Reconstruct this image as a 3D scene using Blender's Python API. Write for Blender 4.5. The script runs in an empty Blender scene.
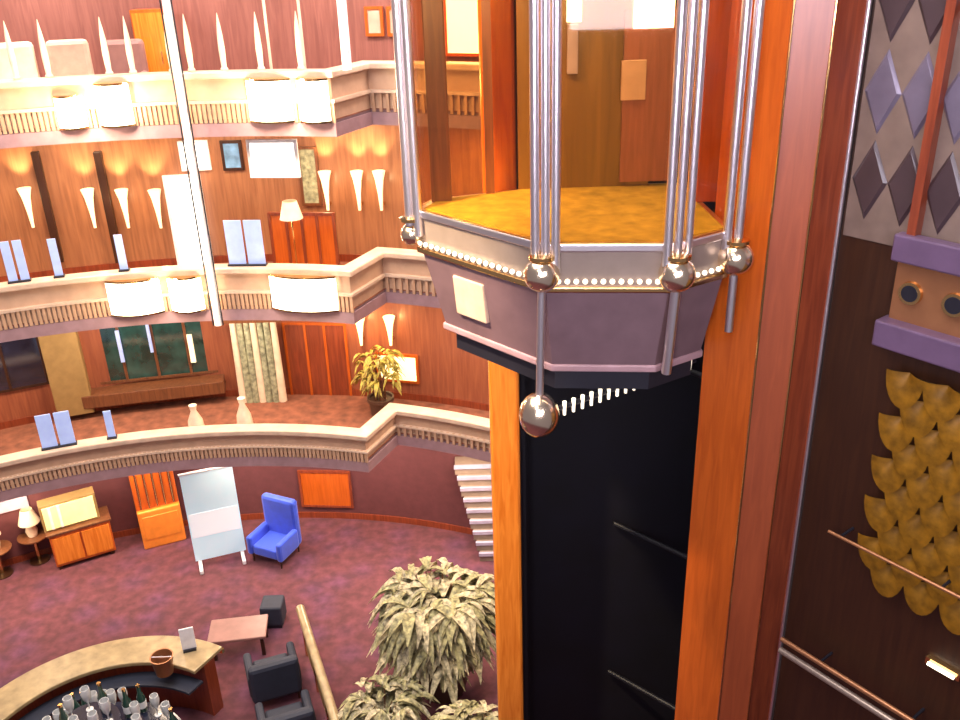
import bpy, bmesh, math, random
from mathutils import Vector, Matrix
random.seed(7)
S = bpy.context.scene
COL = S.collection
PI = math.pi

# ------------------------------------------------------------------ camera
F = 900.0
H = 11.2                       # eye height above the atrium floor
TH = math.radians(24.5)        # pitch down
RO = math.radians(1.9)         # slight roll
fw = Vector((0, math.cos(TH), -math.sin(TH)))
r0 = Vector((1, 0, 0)); u0 = Vector((0, math.sin(TH), math.cos(TH)))
RV = r0 * math.cos(RO) - u0 * math.sin(RO)
UV = u0 * math.cos(RO) + r0 * math.sin(RO)
EYE = Vector((0, 0, H))
cam = bpy.data.cameras.new('camera'); co = bpy.data.objects.new('camera', cam); COL.objects.link(co)
cam.sensor_width = 36; cam.lens = F * 36 / 960; cam.clip_start = 0.05
m = Matrix((RV, UV, -fw)).transposed().to_4x4(); m.translation = EYE
co.matrix_world = m
S.camera = co

# planning helpers: photograph coordinate -> a point of the place (on a plane or on the round walls)
CEN = Vector((-4.5, 5.7))      # axis of the round atrium
def ray(px, py): return fw + RV * ((px - 480) / F) - UV * ((py - 360) / F)
def PZ(px, py, z):
    d = ray(px, py); return EYE + d * ((z - H) / d.z)
def PY(px, py, y):
    d = ray(px, py); return EYE + d * (y / d.y)
def PR(px, py, R):
    d = ray(px, py)
    a = d.x ** 2 + d.y ** 2; b = -2 * (d.x * CEN.x + d.y * CEN.y); c = CEN.length_squared - R * R
    return EYE + d * ((-b + math.sqrt(b * b - 4 * a * c)) / (2 * a))
def ang(p): return math.atan2(p.y - CEN.y, p.x - CEN.x)
def pol(R, a, z=0.0): return Vector((CEN.x + R * math.cos(a), CEN.y + R * math.sin(a), z))

# ------------------------------------------------------------------ materials
def new_mat(name):
    mt = bpy.data.materials.new(name); mt.use_nodes = True
    nt = mt.node_tree
    return mt, nt, nt.nodes['Principled BSDF']
def mat(name, col, rough=0.5, metal=0.0, var=0.12, scale=6.0, coat=0.0, emit=None, es=0.0, sheen=0.0, bump=0.0):
    mt, nt, b = new_mat(name)
    tc = nt.nodes.new('ShaderNodeTexCoord'); n = nt.nodes.new('ShaderNodeTexNoise')
    n.inputs['Scale'].default_value = scale; n.inputs['Detail'].default_value = 4
    nt.links.new(tc.outputs['Object'], n.inputs['Vector'])
    cr = nt.nodes.new('ShaderNodeValToRGB')
    cr.color_ramp.elements[0].position = .3; cr.color_ramp.elements[1].position = .7
    cr.color_ramp.elements[0].color = [c * (1 - var) for c in col] + [1]
    cr.color_ramp.elements[1].color = [min(1, c * (1 + var)) for c in col] + [1]
    nt.links.new(n.outputs['Fac'], cr.inputs['Fac']); nt.links.new(cr.outputs['Color'], b.inputs['Base Color'])
    b.inputs['Roughness'].default_value = rough; b.inputs['Metallic'].default_value = metal
    b.inputs['Coat Weight'].default_value = coat; b.inputs['Coat Roughness'].default_value = .12
    if sheen: b.inputs['Sheen Weight'].default_value = sheen
    if bump:
        bp = nt.nodes.new('ShaderNodeBump'); bp.inputs['Strength'].default_value = bump
        nt.links.new(n.outputs['Fac'], bp.inputs['Height']); nt.links.new(bp.outputs['Normal'], b.inputs['Normal'])
    if emit:
        b.inputs['Emission Color'].default_value = (*emit, 1); b.inputs['Emission Strength'].default_value = es
    return mt
def wood(name, dark, light, rough=.3, coat=.4, sc=3.0):
    mt, nt, b = new_mat(name)
    tc = nt.nodes.new('ShaderNodeTexCoord'); mp = nt.nodes.new('ShaderNodeMapping')
    mp.inputs['Scale'].default_value = (sc * 3, sc * 3, sc * .22)
    n = nt.nodes.new('ShaderNodeTexNoise'); n.inputs['Scale'].default_value = 2.5; n.inputs['Detail'].default_value = 6
    n.inputs['Distortion'].default_value = .8
    nt.links.new(tc.outputs['Object'], mp.inputs['Vector']); nt.links.new(mp.outputs['Vector'], n.inputs['Vector'])
    cr = nt.nodes.new('ShaderNodeValToRGB')
    cr.color_ramp.elements[0].position = .32; cr.color_ramp.elements[1].position = .68
    cr.color_ramp.elements[0].color = (*dark, 1); cr.color_ramp.elements[1].color = (*light, 1)
    nt.links.new(n.outputs['Fac'], cr.inputs['Fac']); nt.links.new(cr.outputs['Color'], b.inputs['Base Color'])
    b.inputs['Roughness'].default_value = rough
    b.inputs['Coat Weight'].default_value = coat; b.inputs['Coat Roughness'].default_value = .15
    return mt
def glass(name, tint, gl=.08):
    mt, nt, b = new_mat(name); nt.nodes.remove(b)
    out = nt.nodes['Material Output']
    t = nt.nodes.new('ShaderNodeBsdfTransparent'); t.inputs['Color'].default_value = (*tint, 1)
    g = nt.nodes.new('ShaderNodeBsdfGlossy'); g.inputs['Roughness'].default_value = .03
    lw = nt.nodes.new('ShaderNodeLayerWeight'); pw = nt.nodes.new('ShaderNodeMath'); pw.operation = 'POWER'; pw.inputs[1].default_value = 4
    fr = nt.nodes.new('ShaderNodeMath'); fr.operation = 'MULTIPLY_ADD'; fr.inputs[1].default_value = .8; fr.inputs[2].default_value = .035
    nt.links.new(lw.outputs['Facing'], pw.inputs[0]); nt.links.new(pw.outputs[0], fr.inputs[0])
    mx = nt.nodes.new('ShaderNodeMixShader')
    nt.links.new(fr.outputs[0], mx.inputs['Fac']); nt.links.new(t.outputs['BSDF'], mx.inputs[1])
    nt.links.new(g.outputs['BSDF'], mx.inputs[2]); nt.links.new(mx.outputs['Shader'], out.inputs['Surface'])
    return mt
def carpet():
    mt, nt, b = new_mat('mauve carpet')
    tc = nt.nodes.new('ShaderNodeTexCoord')
    v = nt.nodes.new('ShaderNodeTexVoronoi'); v.inputs['Scale'].default_value = 1.6
    n = nt.nodes.new('ShaderNodeTexNoise'); n.inputs['Scale'].default_value = 5; n.inputs['Detail'].default_value = 5
    nt.links.new(tc.outputs['Object'], v.inputs['Vector']); nt.links.new(tc.outputs['Object'], n.inputs['Vector'])
    c1 = nt.nodes.new('ShaderNodeValToRGB'); e = c1.color_ramp.elements
    e[0].position = 0; e[0].color = (.105, .036, .072, 1); e[1].position = .6; e[1].color = (.115, .034, .042, 1)
    c2 = nt.nodes.new('ShaderNodeValToRGB'); e = c2.color_ramp.elements
    e[0].position = .38; e[0].color = (.72, .72, .72, 1); e[1].position = .7; e[1].color = (1.3, 1.2, 1.3, 1)
    nt.links.new(v.outputs['Distance'], c1.inputs['Fac']); nt.links.new(n.outputs['Fac'], c2.inputs['Fac'])
    mx = nt.nodes.new('ShaderNodeMix'); mx.data_type = 'RGBA'; mx.blend_type = 'MULTIPLY'; mx.inputs['Factor'].default_value = 1
    nt.links.new(c1.outputs['Color'], mx.inputs['A']); nt.links.new(c2.outputs['Color'], mx.inputs['B'])
    nt.links.new(mx.outputs['Result'], b.inputs['Base Color']); b.inputs['Roughness'].default_value = .95
    return mt

M = {}
M['carpet'] = carpet()
M['rustcarpet'] = mat('rust brown carpet', (.22, .075, .04), .95, var=.35, scale=5)
M['cream'] = mat('cream parapet paint', (.52, .33, .225), .45, var=.08)
M['cream_cap'] = mat('pale cream cap', (.64, .46, .34), .35, coat=.3)
M['flute'] = mat('tan fluting', (.50, .30, .19), .4)
M['slab'] = mat('mauve deck edge', (.33, .20, .22), .5)
M['ceil'] = mat('dark mauve soffit', (.16, .09, .10), .7)
M['wood_o'] = wood('orange varnished wood', (.42, .075, .006), (.56, .115, .012))
M['wood_f'] = wood('shaded orange lacquered wood', (.27, .05, .012), (.36, .075, .02), .4, 1.0)  # angled pier face: its weaker light is put into the redder colour
M['wood_f'].node_tree.nodes['Principled BSDF'].inputs['Coat Roughness'].default_value = .3
M['wood_post'] = wood('honey varnished wood', (.60, .15, .012), (.78, .25, .03), .22, .6)
M['wood_r'] = wood('red mahogany', (.16, .028, .012), (.27, .055, .02))
M['wood_b'] = wood('brown walnut', (.11, .04, .018), (.20, .075, .03))
M['wood_d'] = wood('very dark walnut', (.026, .008, .003), (.042, .014, .005), .4, .1)
M['wall_mid'] = wood('amber wood panelling', (.25, .10, .045), (.38, .165, .075), .45, .2, 2)
M['wall_top'] = wood('rosewood panelling', (.20, .07, .055), (.29, .11, .085), .5, .2, 2)
M['wall_low'] = wood('red brown panelling', (.22, .06, .03), (.32, .10, .045), .45, .2, 2)
M['maroon'] = mat('maroon wall cloth', (.11, .03, .035), .7)
M['chrome'] = mat('polished steel', (.88, .82, .86), .3, 1.0, var=.02)
M['brass'] = mat('polished brass', (.80, .52, .22), .16, 1.0, var=.05)
M['ballm'] = mat('bright gold ball', (.98, .82, .6), .2, 1.0, var=.02)
M['rim'] = mat('brushed pale bronze', (.29, .225, .19), .32, .4, var=.1)
M['skirt'] = mat('mauve enamel', (.155, .095, .11), .28, .1, coat=.4)
M['black'] = mat('black metal', (.012, .012, .02), .4)
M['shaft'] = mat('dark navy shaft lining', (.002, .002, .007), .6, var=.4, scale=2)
M['yellow'] = mat('golden carpet', (.46, .32, .04), .9, var=.25, scale=9)
M['olive'] = wood('olive bronze panel', (.13, .075, .008), (.20, .115, .015), .3, .4, 1.5)
M['rust'] = wood('rust brown panel', (.24, .09, .05), (.32, .12, .07), .35, .3)
M['glass'] = glass('amber tinted glass', (.94, .80, .60))
M['clear'] = glass('clear glass', (.93, .97, .97))
M['bulb'] = mat('marquee bulb', (1, .9, .75), .3, emit=(1, .85, .62), es=1.3)
M['sconce'] = mat('frosted lamp glass', (1, .93, .82), .4, emit=(1, .83, .58), es=4.0)
M['torch'] = mat('pale torch glass', (1, .85, .65), .4, emit=(1, .74, .45), es=.8)
M['daylit'] = mat('lit white panel', (1, 1, 1), .4, emit=(1, .97, .92), es=1.6)
M['daylit_strong'] = mat('strong daylit panel', (1, 1, 1), .4, emit=(1, .97, .95), es=4.5)
M['glow_w'] = mat('glowing white print', (.85, .9, .95), .4, emit=(.9, .95, 1), es=.35)  # emission added to the banner's band to lift its shading, no lamp behind
M['lamp_y'] = mat('lit amber panel', (1, .85, .5), .4, emit=(1, .78, .36), es=1.7)
M['lamp_g'] = mat('lit yellow panel', (.9, .85, .4), .4, emit=(.85, .75, .25), es=.45)
M['screen'] = mat('pale blue screen', (.34, .43, .75), .4, emit=(.5, .62, 1), es=.3)
M['white'] = mat('white card', (.85, .85, .88), .5)
M['post_c'] = mat('ivory post paint', (.85, .68, .50), .4, coat=.3)
M['blue_p'] = mat('blue poster', (.16, .33, .58), .5, var=.4)
M['royal'] = mat('royal blue velvet', (.02, .07, .62), .6, sheen=.3)
M['skyb'] = mat('pale blue banner cloth', (.62, .82, .92), .5, var=.12, scale=2, emit=(.6, .82, .95), es=.28)  # faint emission added, so the cloth reads bright without front light
M['orange'] = mat('orange lacquer', (.80, .24, .03), .35, coat=.4)
M['tealglass'] = mat('dark green shop glass', (.012, .05, .045), .08, coat=1.0, var=.6, scale=3)
M['navyglass'] = mat('dark navy glass', (.012, .014, .03), .1, coat=1.0, var=.4)
M['tan'] = mat('olive tan paint', (.30, .19, .07), .5)
M['drape'] = mat('grey green drape', (.30, .31, .20), .8, var=.5, scale=12)
M['beige'] = mat('beige upholstery', (.55, .38, .28), .85)
M['navy'] = mat('charcoal navy upholstery', (.022, .026, .045), .7)
M['mauvew'] = mat('mauve tabletop', (.28, .14, .12), .4)
M['bartop'] = mat('olive stone counter', (.34, .25, .13), .3, coat=.4, var=.25)
M['leaf'] = mat('variegated leaf', (.30, .27, .13), .6, var=.75, scale=14)
M['leaf2'] = mat('cream green leaf', (.42, .36, .22), .6, var=.7, scale=16)
M['leafy'] = mat('yellow green leaf', (.32, .24, .03), .6, var=.5, scale=14)
M['pot'] = mat('dark clay pot', (.10, .05, .03), .5)
M['lav'] = mat('lavender step edge', (.38, .33, .44), .4)
M['step'] = mat('pale stone step', (.24, .175, .135), .5)
M['purple'] = mat('purple enamel', (.115, .07, .135), .35, coat=.2)
M['copper'] = mat('copper band', (.34, .15, .07), .35, .5)
M['gold'] = mat('gold leaf scales', (.22, .10, .005), .42, .2, var=.4, scale=12)
M['dia_l'] = mat('beige satin tile', (.17, .12, .10), .35, var=.15, coat=.2)
M['dia_d'] = mat('dark plum tile', (.05, .03, .035), .35, coat=.1)
M['dia_m'] = mat('blue mauve mirror tile', (.15, .125, .18), .3, .2, coat=.2)
M['bottle_g'] = mat('dark green bottle glass', (.02, .06, .045), .08, coat=1)
M['glassw'] = mat('frosted glassware', (.66, .68, .70), .15, coat=.6)

# ------------------------------------------------------------------ mesh building
class MB:
    def __init__(s): s.bm = bmesh.new()
    def hexa(s, p):                      # 8 points: bottom 4 (ccw), top 4
        v = [s.bm.verts.new(q) for q in p]
        for f in ((3, 2, 1, 0), (4, 5, 6, 7), (0, 1, 5, 4), (1, 2, 6, 5), (2, 3, 7, 6), (3, 0, 4, 7)):
            s.bm.faces.new([v[i] for i in f])
        return s
    def box(s, c, size, rz=0.0):         # centre, full size
        c = Vector(c); ca, sa = math.cos(rz), math.sin(rz); p = []
        for z in (-.5, .5):
            for x, y in ((-.5, -.5), (.5, -.5), (.5, .5), (-.5, .5)):
                X, Y = x * size[0], y * size[1]
                p.append(c + Vector((X * ca - Y * sa, X * sa + Y * ca, z * size[2])))
        return s.hexa(p)
    def prism(s, poly, z0, z1, poly_top=None):
        pt = poly_top or poly
        a = [s.bm.verts.new((p[0], p[1], z0)) for p in poly]; b = [s.bm.verts.new((p[0], p[1], z1)) for p in pt]
        n = len(a)
        s.bm.faces.new(list(reversed(a))); s.bm.faces.new(b)
        for i in range(n): s.bm.faces.new((a[i], a[(i + 1) % n], b[(i + 1) % n], b[i]))
        return s
    def tube(s, p0, p1, ra, rb=None, n=14):
        p0, p1 = Vector(p0), Vector(p1); rb = ra if rb is None else rb
        d = (p1 - p0).normalized(); q = d.to_track_quat('Z', 'Y')
        A, B = [], []
        for i in range(n):
            o = q @ Vector((math.cos(2 * PI * i / n), math.sin(2 * PI * i / n), 0))
            A.append(s.bm.verts.new(p0 + o * ra)); B.append(s.bm.verts.new(p1 + o * rb))
        for i in range(n): s.bm.faces.new((A[i], A[(i + 1) % n], B[(i + 1) % n], B[i]))
        s.bm.faces.new(list(reversed(A))); s.bm.faces.new(B)
        return s
    def lathe(s, prof, loc, n=20, a0=0.0, a1=2 * PI):   # prof: (r, z)
        full = abs(a1 - a0 - 2 * PI) < 1e-6; loc = Vector(loc); k = n if full else n + 1
        rings = []
        for r, z in prof:
            rings.append([s.bm.verts.new(loc + Vector((max(r, 1e-4) * math.cos(a0 + (a1 - a0) * i / n), max(r, 1e-4) * math.sin(a0 + (a1 - a0) * i / n), z))) for i in range(k)])
        for j in range(len(prof) - 1):
            for i in range(n):
                i2 = (i + 1) % k
                s.bm.faces.new((rings[j][i], rings[j][i2], rings[j + 1][i2], rings[j + 1][i]))
        s.bm.faces.new(list(reversed(rings[0]))); s.bm.faces.new(rings[-1])
        if not full:
            s.bm.faces.new([r[0] for r in rings][::-1]); s.bm.faces.new([r[-1] for r in rings])
        return s
    def ball(s, c, r, n=20, sz=1.0):
        prof = [(r * math.sin(PI * i / 12), -r * sz * math.cos(PI * i / 12)) for i in range(13)]
        return s.lathe(prof, c, n)
    def ribbon(s, pts, off0, off1, z0, z1):   # walls along a plan path, between two offsets to its left
        nrm = []
        for i in range(len(pts)):
            d0 = (pts[i] - pts[i - 1]).normalized() if i else None
            d1 = (pts[i + 1] - pts[i]).normalized() if i < len(pts) - 1 else None
            if d0 is None: t = d1; k = 1
            elif d1 is None: t = d0; k = 1
            else:
                t = (d0 + d1).normalized(); k = 1 / max(.4, t.dot(d1))
            nrm.append(Vector((-t.y, t.x)) * k)
        a = [p + n * off0 for p, n in zip(pts, nrm)]; b = [p + n * off1 for p, n in zip(pts, nrm)]
        V = [[s.bm.verts.new((q.x, q.y, z)) for q in L] for L in (a, b) for z in (z0, z1)]
        a0, a1, b0, b1 = V
        for i in range(len(pts) - 1):
            j = i + 1
            s.bm.faces.new((a0[i], a0[j], a1[j], a1[i])); s.bm.faces.new((b0[j], b0[i], b1[i], b1[j]))
            s.bm.faces.new((a1[i], a1[j], b1[j], b1[i])); s.bm.faces.new((a0[j], a0[i], b0[i], b0[j]))
        for i in (0, -1): s.bm.faces.new((a0[i], a1[i], b1[i], b0[i]))
        return s
    def build(s, name, material, parent=None, bevel=0.0, smooth=False):
        bmesh.ops.recalc_face_normals(s.bm, faces=s.bm.faces)
        me = bpy.data.meshes.new(name)
        if parent is not None:
            s.bm.transform(parent['_b'].inverted() if False else BASE[parent.name].inverted())
            loc = None
        s.bm.to_mesh(me); s.bm.free()
        if smooth:
            for p in me.polygons: p.use_smooth = True
            try: me.set_sharp_from_angle(angle=math.radians(40))
            except Exception: pass
        me.materials.append(material)
        o = bpy.data.objects.new(name, me); COL.objects.link(o)
        if parent is not None:
            o.parent = parent; BASE[o.name] = BASE[parent.name].copy()
        else: BASE[o.name] = Matrix.Identity(4)
        if bevel:
            b = o.modifiers.new('bevel', 'BEVEL'); b.width = bevel; b.segments = 2; b.limit_method = 'ANGLE'
        return o
BASE = {}
def tag(o, label, cat, group=None, kind=None):
    o['label'] = label; o['category'] = cat
    if group: o['group'] = group
    if kind: o['kind'] = kind
    return o
def thing(name, label, cat, loc, rz=0.0, group=None):
    o = bpy.data.objects.new(name, None); COL.objects.link(o)
    o.location = loc; o.rotation_euler = (0, 0, rz); o.empty_display_size = .2
    BASE[o.name] = Matrix.Translation(Vector(loc)) @ Matrix.Rotation(rz, 4, 'Z')
    return tag(o, label, cat, group)
def single(mb, name, material, label, cat, base=None, group=None, bevel=0.0, smooth=False, rz=0.0):
    """one-mesh thing, origin at its base"""
    if base is not None:
        b = Matrix.Translation(Vector(base)) @ Matrix.Rotation(rz, 4, 'Z')
        mb.bm.transform(b.inverted())
    o = mb.build(name, material, None, bevel, smooth)
    if base is not None: o.location = base; o.rotation_euler = (0, 0, rz); BASE[o.name] = b
    return tag(o, label, cat, group)
def struct(mb, name, material, bevel=0.0):
    o = mb.build(name, material, None, bevel); o['kind'] = 'structure'; return o
def copy_tree(o, parent=None):
    c = o.copy(); COL.objects.link(c)
    if parent is not None: c.parent = parent
    for ch in list(o.children): copy_tree(ch, c)
    return c
def lamp(kind, name, loc, power, col=(1, .8, .6), size=.5, target=None, spot=None, blend=.6, size_y=None, spread=None):
    l = bpy.data.lights.new(name, kind); l.energy = power; l.color = col
    if kind == 'AREA':
        l.size = size
        if spread: l.spread = math.radians(spread)
        if size_y: l.shape = 'RECTANGLE'; l.size_y = size_y
    else: l.shadow_soft_size = size
    if spot: l.spot_size = math.radians(spot); l.spot_blend = blend
    o = bpy.data.objects.new(name, l); COL.objects.link(o); o.location = loc
    if target is not None:
        d = Vector(target) - Vector(loc); o.rotation_euler = d.to_track_quat('-Z', 'Y').to_euler()
    return o

# ------------------------------------------------------------------ atrium shell
RP, RS, RW = 8.5, 9.55, 10.9       # parapet radius, stepped-back parapet radius, wall radius
aL = math.radians(150)
aS = ang(PR(352, 300, RP))         # where the parapet steps back
aS2 = ang(PR(386, 300, RS))
aR = math.radians(28)
def arc(R, a0, a1, n=40): return [Vector((CEN.x + R * math.cos(a0 + (a1 - a0) * i / n), CEN.y + R * math.sin(a0 + (a1 - a0) * i / n))) for i in range(n + 1)]
path = arc(RP, aL, aS, 48) + arc(RS, aS2, aR, 24)   # walked left to right; atrium side is on the right hand

floor = MB(); floor.prism([(p.x, p.y) for p in arc(RW + .6, 0, 2 * PI, 64)[:-1]], -.2, 0)
struct(floor, 'floor', M['carpet'])

zz = lambda y, x=200: PR(x, y, RP).z
LEV = {}
for key, yt, yb in (('top', 72, 137), ('mid', 268, 321), ('low', 431, 468)):
    LEV[key] = (zz(yb), zz(yt))
print('LEVELS', LEV)
names = {'top': 'uppermost', 'mid': 'middle', 'low': 'lowest'}
for key in ('top', 'mid', 'low'):
    zb, zt = LEV[key]
    poly = path + list(reversed(arc(RW + .5, aL, aR, 60)))
    struct(MB().prism([(p.x, p.y) for p in poly], zb + .06, zb + .24), 'deck_' + {'top': 'upper', 'mid': 'middle', 'low': 'lower'}[key], M['ceil'])
    carp = MB().prism([(p.x, p.y) for p in poly], zb + .241, zb + .255)
    struct(carp, 'trim_' + {'top': '1', 'mid': '2', 'low': '3'}[key], M['rustcarpet'])
    par = thing('balcony_parapet', {
        'top': 'uppermost curved cream balcony parapet with ivory posts along its rail',
        'mid': 'middle curved cream balcony parapet, the one under the uppermost',
        'low': 'lowest curved tan balcony parapet, just above the carpeted floor'}[key], 'balcony', pol(RP, math.radians(90), zb))
    h = zt - zb
    MB().ribbon(path, -.02, .14, zb, zb + .2).build('deck_edge', M['slab'], par)
    MB().ribbon(path, .02, .16, zb + .2, zt - .1).build('fascia', M['cream'], par)
    MB().ribbon(path, -.07, .22, zt - .1, zt).build('cap_rail', M['cream_cap'], par, bevel=.02)
    MB().ribbon(path, -.045, .02, zb + .52 * h, zb + .57 * h).build('moulding', M['cream_cap'], par)
    fl = MB()
    n = 150
    for i in range(n):                                  # upright flutes all along the lower half
        a = aL + (aS - .004 - aL) * (i + .5) / n
        p = pol(RP - .02 + .005, a, zb + .2 + (h * .32) / 2)
        fl.box(p, (.035, .05, h * .3), a)
    fl.build('fluting', M['flute'], par); fl = MB()
    for i in range(60):
        a = aS2 + (aR - aS2) * (i + .5) / 60
        p = pol(RS - .015, a, zb + .2 + (h * .32) / 2)
        fl.box(p, (.035, .05, h * .3), a)
    fl.build('fluting', M['flute'], par)

# back walls of each storey
wl = arc(RW, aL, aR, 72)
zl = {'floor': (0, LEV['low'][0] + .06), 'low': (LEV['low'][0] + .255, LEV['mid'][0] + .06), 'mid': (LEV['mid'][0] + .255, LEV['top'][0] + .06),
      'top': (LEV['top'][0] + .255, LEV['top'][0] + 2.95)}
for key, mt, nm in (('floor', 'maroon', 'wall_ground'), ('low', 'wall_low', 'wall_lower'), ('mid', 'wall_mid', 'wall_middle'), ('top', 'wall_top', 'wall_upper')):
    struct(MB().ribbon(wl, 0, .2, *zl[key]), nm, M[mt])
    struct(MB().ribbon(wl, -.03, -.001, zl[key][0], zl[key][0] + .14), 'baseboard_' + nm.split('_')[1], M['wood_r'])
# next deck up (out of frame) and the lit atrium ceiling
poly = path + list(reversed(arc(RW + .5, aL, aR, 60)))
struct(MB().prism([(p.x, p.y) for p in poly], zl['top'][1], zl['top'][1] + .2), 'ceiling_upper', M['ceil'])

def wbox(x0, y0, x1, y1, R, depth, mb=None, n=1):
    """a board standing off the round wall: returns builder, base, rz"""
    xm, ym = (x0 + x1) / 2, (y0 + y1) / 2
    a0, a1 = ang(PR(x0, ym, R)), ang(PR(x1, ym, R)); zt_, zb_ = PR(xm, y0, R).z, PR(xm, y1, R).z
    a = (a0 + a1) / 2; w = abs(a0 - a1) * R
    c = pol(R - depth / 2, a, (zt_ + zb_) / 2)
    mb = mb or MB(); mb.box(c, (depth, w, zt_ - zb_), a)
    return mb, Vector((c.x, c.y, zb_)), a
def frame_panel(name, label, cat, x0, y0, x1, y1, R, mat_p, mat_f, part='panel', depth=.06, b=.05, group=None, bars=0, floor_z=None):
    xm, ym = (x0 + x1) / 2, (y0 + y1) / 2
    a0, a1 = ang(PR(x0, ym, R)), ang(PR(x1, ym, R)); zt_, zb_ = PR(xm, y0, R).z, PR(xm, y1, R).z
    if floor_z is not None: zb_ = floor_z
    a = (a0 + a1) / 2; w = abs(a0 - a1) * R; hh = zt_ - zb_
    base = pol(R - depth, a, zb_)
    t = thing(name, label, cat, base, a, group)
    MB().box(pol(R - depth * .4, a, zb_ + hh / 2), (depth * .6, w - 2 * b, hh - 2 * b), a).build(part, mat_p, t)
    f = MB()
    tang = Vector((-math.sin(a), math.cos(a), 0))
    for sgn in (-1, 1): f.box(pol(R - depth / 2, a, zb_ + hh / 2) + tang * sgn * (w - b) / 2, (depth, b, hh), a)
    for z in (zb_ + b / 2, zt_ - b / 2): f.box(pol(R - depth / 2, a, z), (depth, w - 2 * b, b), a)
    f.build('frame', mat_f, t)
    if bars:
        for i in range(1, bars + 1):
            MB().box(pol(R - depth * .6, a, zb_ + hh / 2) + tang * (w - 2 * b) * (i / (bars + 1) - .5), (depth * .8, .05, hh - 2 * b), a).build('mullion', mat_f, t)
    return t
ORD = ['first', 'second', 'third', 'fourth', 'fifth', 'sixth', 'seventh', 'eighth', 'ninth', 'tenth', 'eleventh', 'twelfth']

# ------------------------------------------------------------------ things on the parapets
zb, zt = LEV['top']
for i, x in enumerate((14, 47, 108, 132, 172, 191, 224, 261, 301)):
    p = PR(x, 66, RP + .08); a = ang(p)
    b = pol(RP + .08, a, zt)
    single(MB().lathe([(.055, 0), (.06, .03), (.04, .06), (.05, .30), (.042, .5), (.028, .65), (.004, .82)], b, 10), 'rail_post', M['post_c'],
           ORD[i] + ' slender ivory post from the left on the uppermost balcony rail', 'post', b, 'ivory posts on the uppermost rail', smooth=True)
# tall white pole with black edges in front of the balconies
p0 = pol(RP - .21, ang(PR(212, 258, RP)), LEV['mid'][0])
pole = thing('tall_pole', 'tall slim white pole edged in black, rising past the upper balcony on the left', 'pole', p0)
zt2 = LEV['top'][0] + 2.6
MB().tube(p0, (p0.x, p0.y, zt2), .06).build('shaft', M['white'], pole, smooth=True)
for dx in (-.08, .08): MB().tube((p0.x + dx, p0.y - .02, p0.z), (p0.x + dx, p0.y - .02, zt2), .012, n=8).build('edge_rod', M['black'], pole)
p1 = pol(RP + .08, ang(PR(345, 70, RP)), LEV['top'][1])
single(MB().tube(p1, p1 + Vector((0, 0, 2.3)), .07), 'white_column', M['white'], 'thick white column at the right end of the uppermost parapet', 'column', p1, smooth=True)
for i, (x, y) in enumerate(((257, 52), (291, 60))):
    p = pol(RP + .5, ang(PR(x, y, RP)), LEV['top'][0] + .256)
    single(MB().tube(p, p + Vector((0, 0, 2.45)), .022, n=8), 'hanging_rod', M['post_c'], ('left' if i == 0 else 'right') + ' one of two thin ivory rods behind the uppermost parapet', 'rod', p, 'thin ivory rods')

def sconce(x, y, key, w, label, hgt=None):
    zb, zt = LEV[key]; a = ang(PR(x, y, RP)); h = hgt or (zt - zb - .32)
    z = zb + .22
    t = thing('parapet_lamp', label, 'lamp', pol(RP - .03, a, z), a, 'frosted lamps on the parapets')
    pr = []
    for i in range(9):
        f = -1 + 2 * i / 8
        pr.append((f * w / 2, -.085 - .14 * (1 - f * f)))
    poly = [(pol(RP + dy, a).x - math.sin(a) * dx, pol(RP + dy, a).y + math.cos(a) * dx) for dx, dy in pr]
    poly += [(pol(RP - .08, a).x - math.sin(a) * dx, pol(RP - .08, a).y + math.cos(a) * dx) for dx in (w / 2, -w / 2)]
    MB().prism(poly, z + .03, z + h - .03).build('shade', M['sconce'], t)
    MB().prism(poly, z, z + .03).build('bracket', M['brass'], t)
    MB().prism(poly, z + h - .03, z + h).build('top_plate', M['brass'], t)
    q = pol(RP - .55, a, z + h / 2)
    lamp('POINT', 'lamp_glow', q, 110 if key == 'top' else 50, (1, .78, .5), .12)
sconce(72, 110, 'top', .42, 'dimmer frosted lamp at the far left of the uppermost parapet', .5)
sconce(117, 110, 'top', .50, 'glowing frosted lamp below the fourth ivory post on the uppermost parapet')
sconce(272, 100, 'top', .70, 'wide frosted lamp near the right end of the uppermost parapet, left one of a pair')
sconce(316, 100, 'top', .50, 'frosted lamp closest to the right end of the uppermost parapet')
sconce(136, 295, 'mid', .85, 'wide frosted lamp left of the white pole on the middle parapet')
sconce(188, 295, 'mid', .55, 'narrow frosted lamp just beside the white pole on the middle parapet')
sconce(306, 295, 'mid', 1.15, 'widest frosted lamp, near the right end of the middle parapet')

# small pale blue placards standing on the two lower parapets
def placard(x, y0, y1, wpx, key, label, pair=False):
    R = RP + .09; zt = LEV[key][1]; a = ang(PR(x, y1, R)); z1 = PR(x, y0, R).z
    h = max(.25, z1 - zt); w = wpx / 56
    t = thing('placard', label, 'placard', pol(R, a, zt), a, 'pale blue placards on the parapets')
    tang = Vector((-math.sin(a), math.cos(a), 0)); c = pol(R, a, zt + .03 + h / 2)
    if pair:
        for s in (-1, 1): MB().box(c + tang * s * (w / 4 + .012), (.025, w / 2 - .02, h), a).build('leaf', M['screen'], t)
    else: MB().box(c, (.025, w, h), a).build('leaf', M['screen'], t)
    MB().box(pol(R, a, zt + .015), (.12, w + .04, .03), a).build('foot', M['black'], t)
placard(18, 242, 274, 17, 'mid', 'double pale blue placard at the far left end of the middle parapet', True)
placard(58, 240, 270, 7, 'mid', 'thin pale blue placard, second from the left on the middle parapet')
placard(124, 236, 268, 7, 'mid', 'thin pale blue placard above the wide lamp of the middle parapet')
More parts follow.
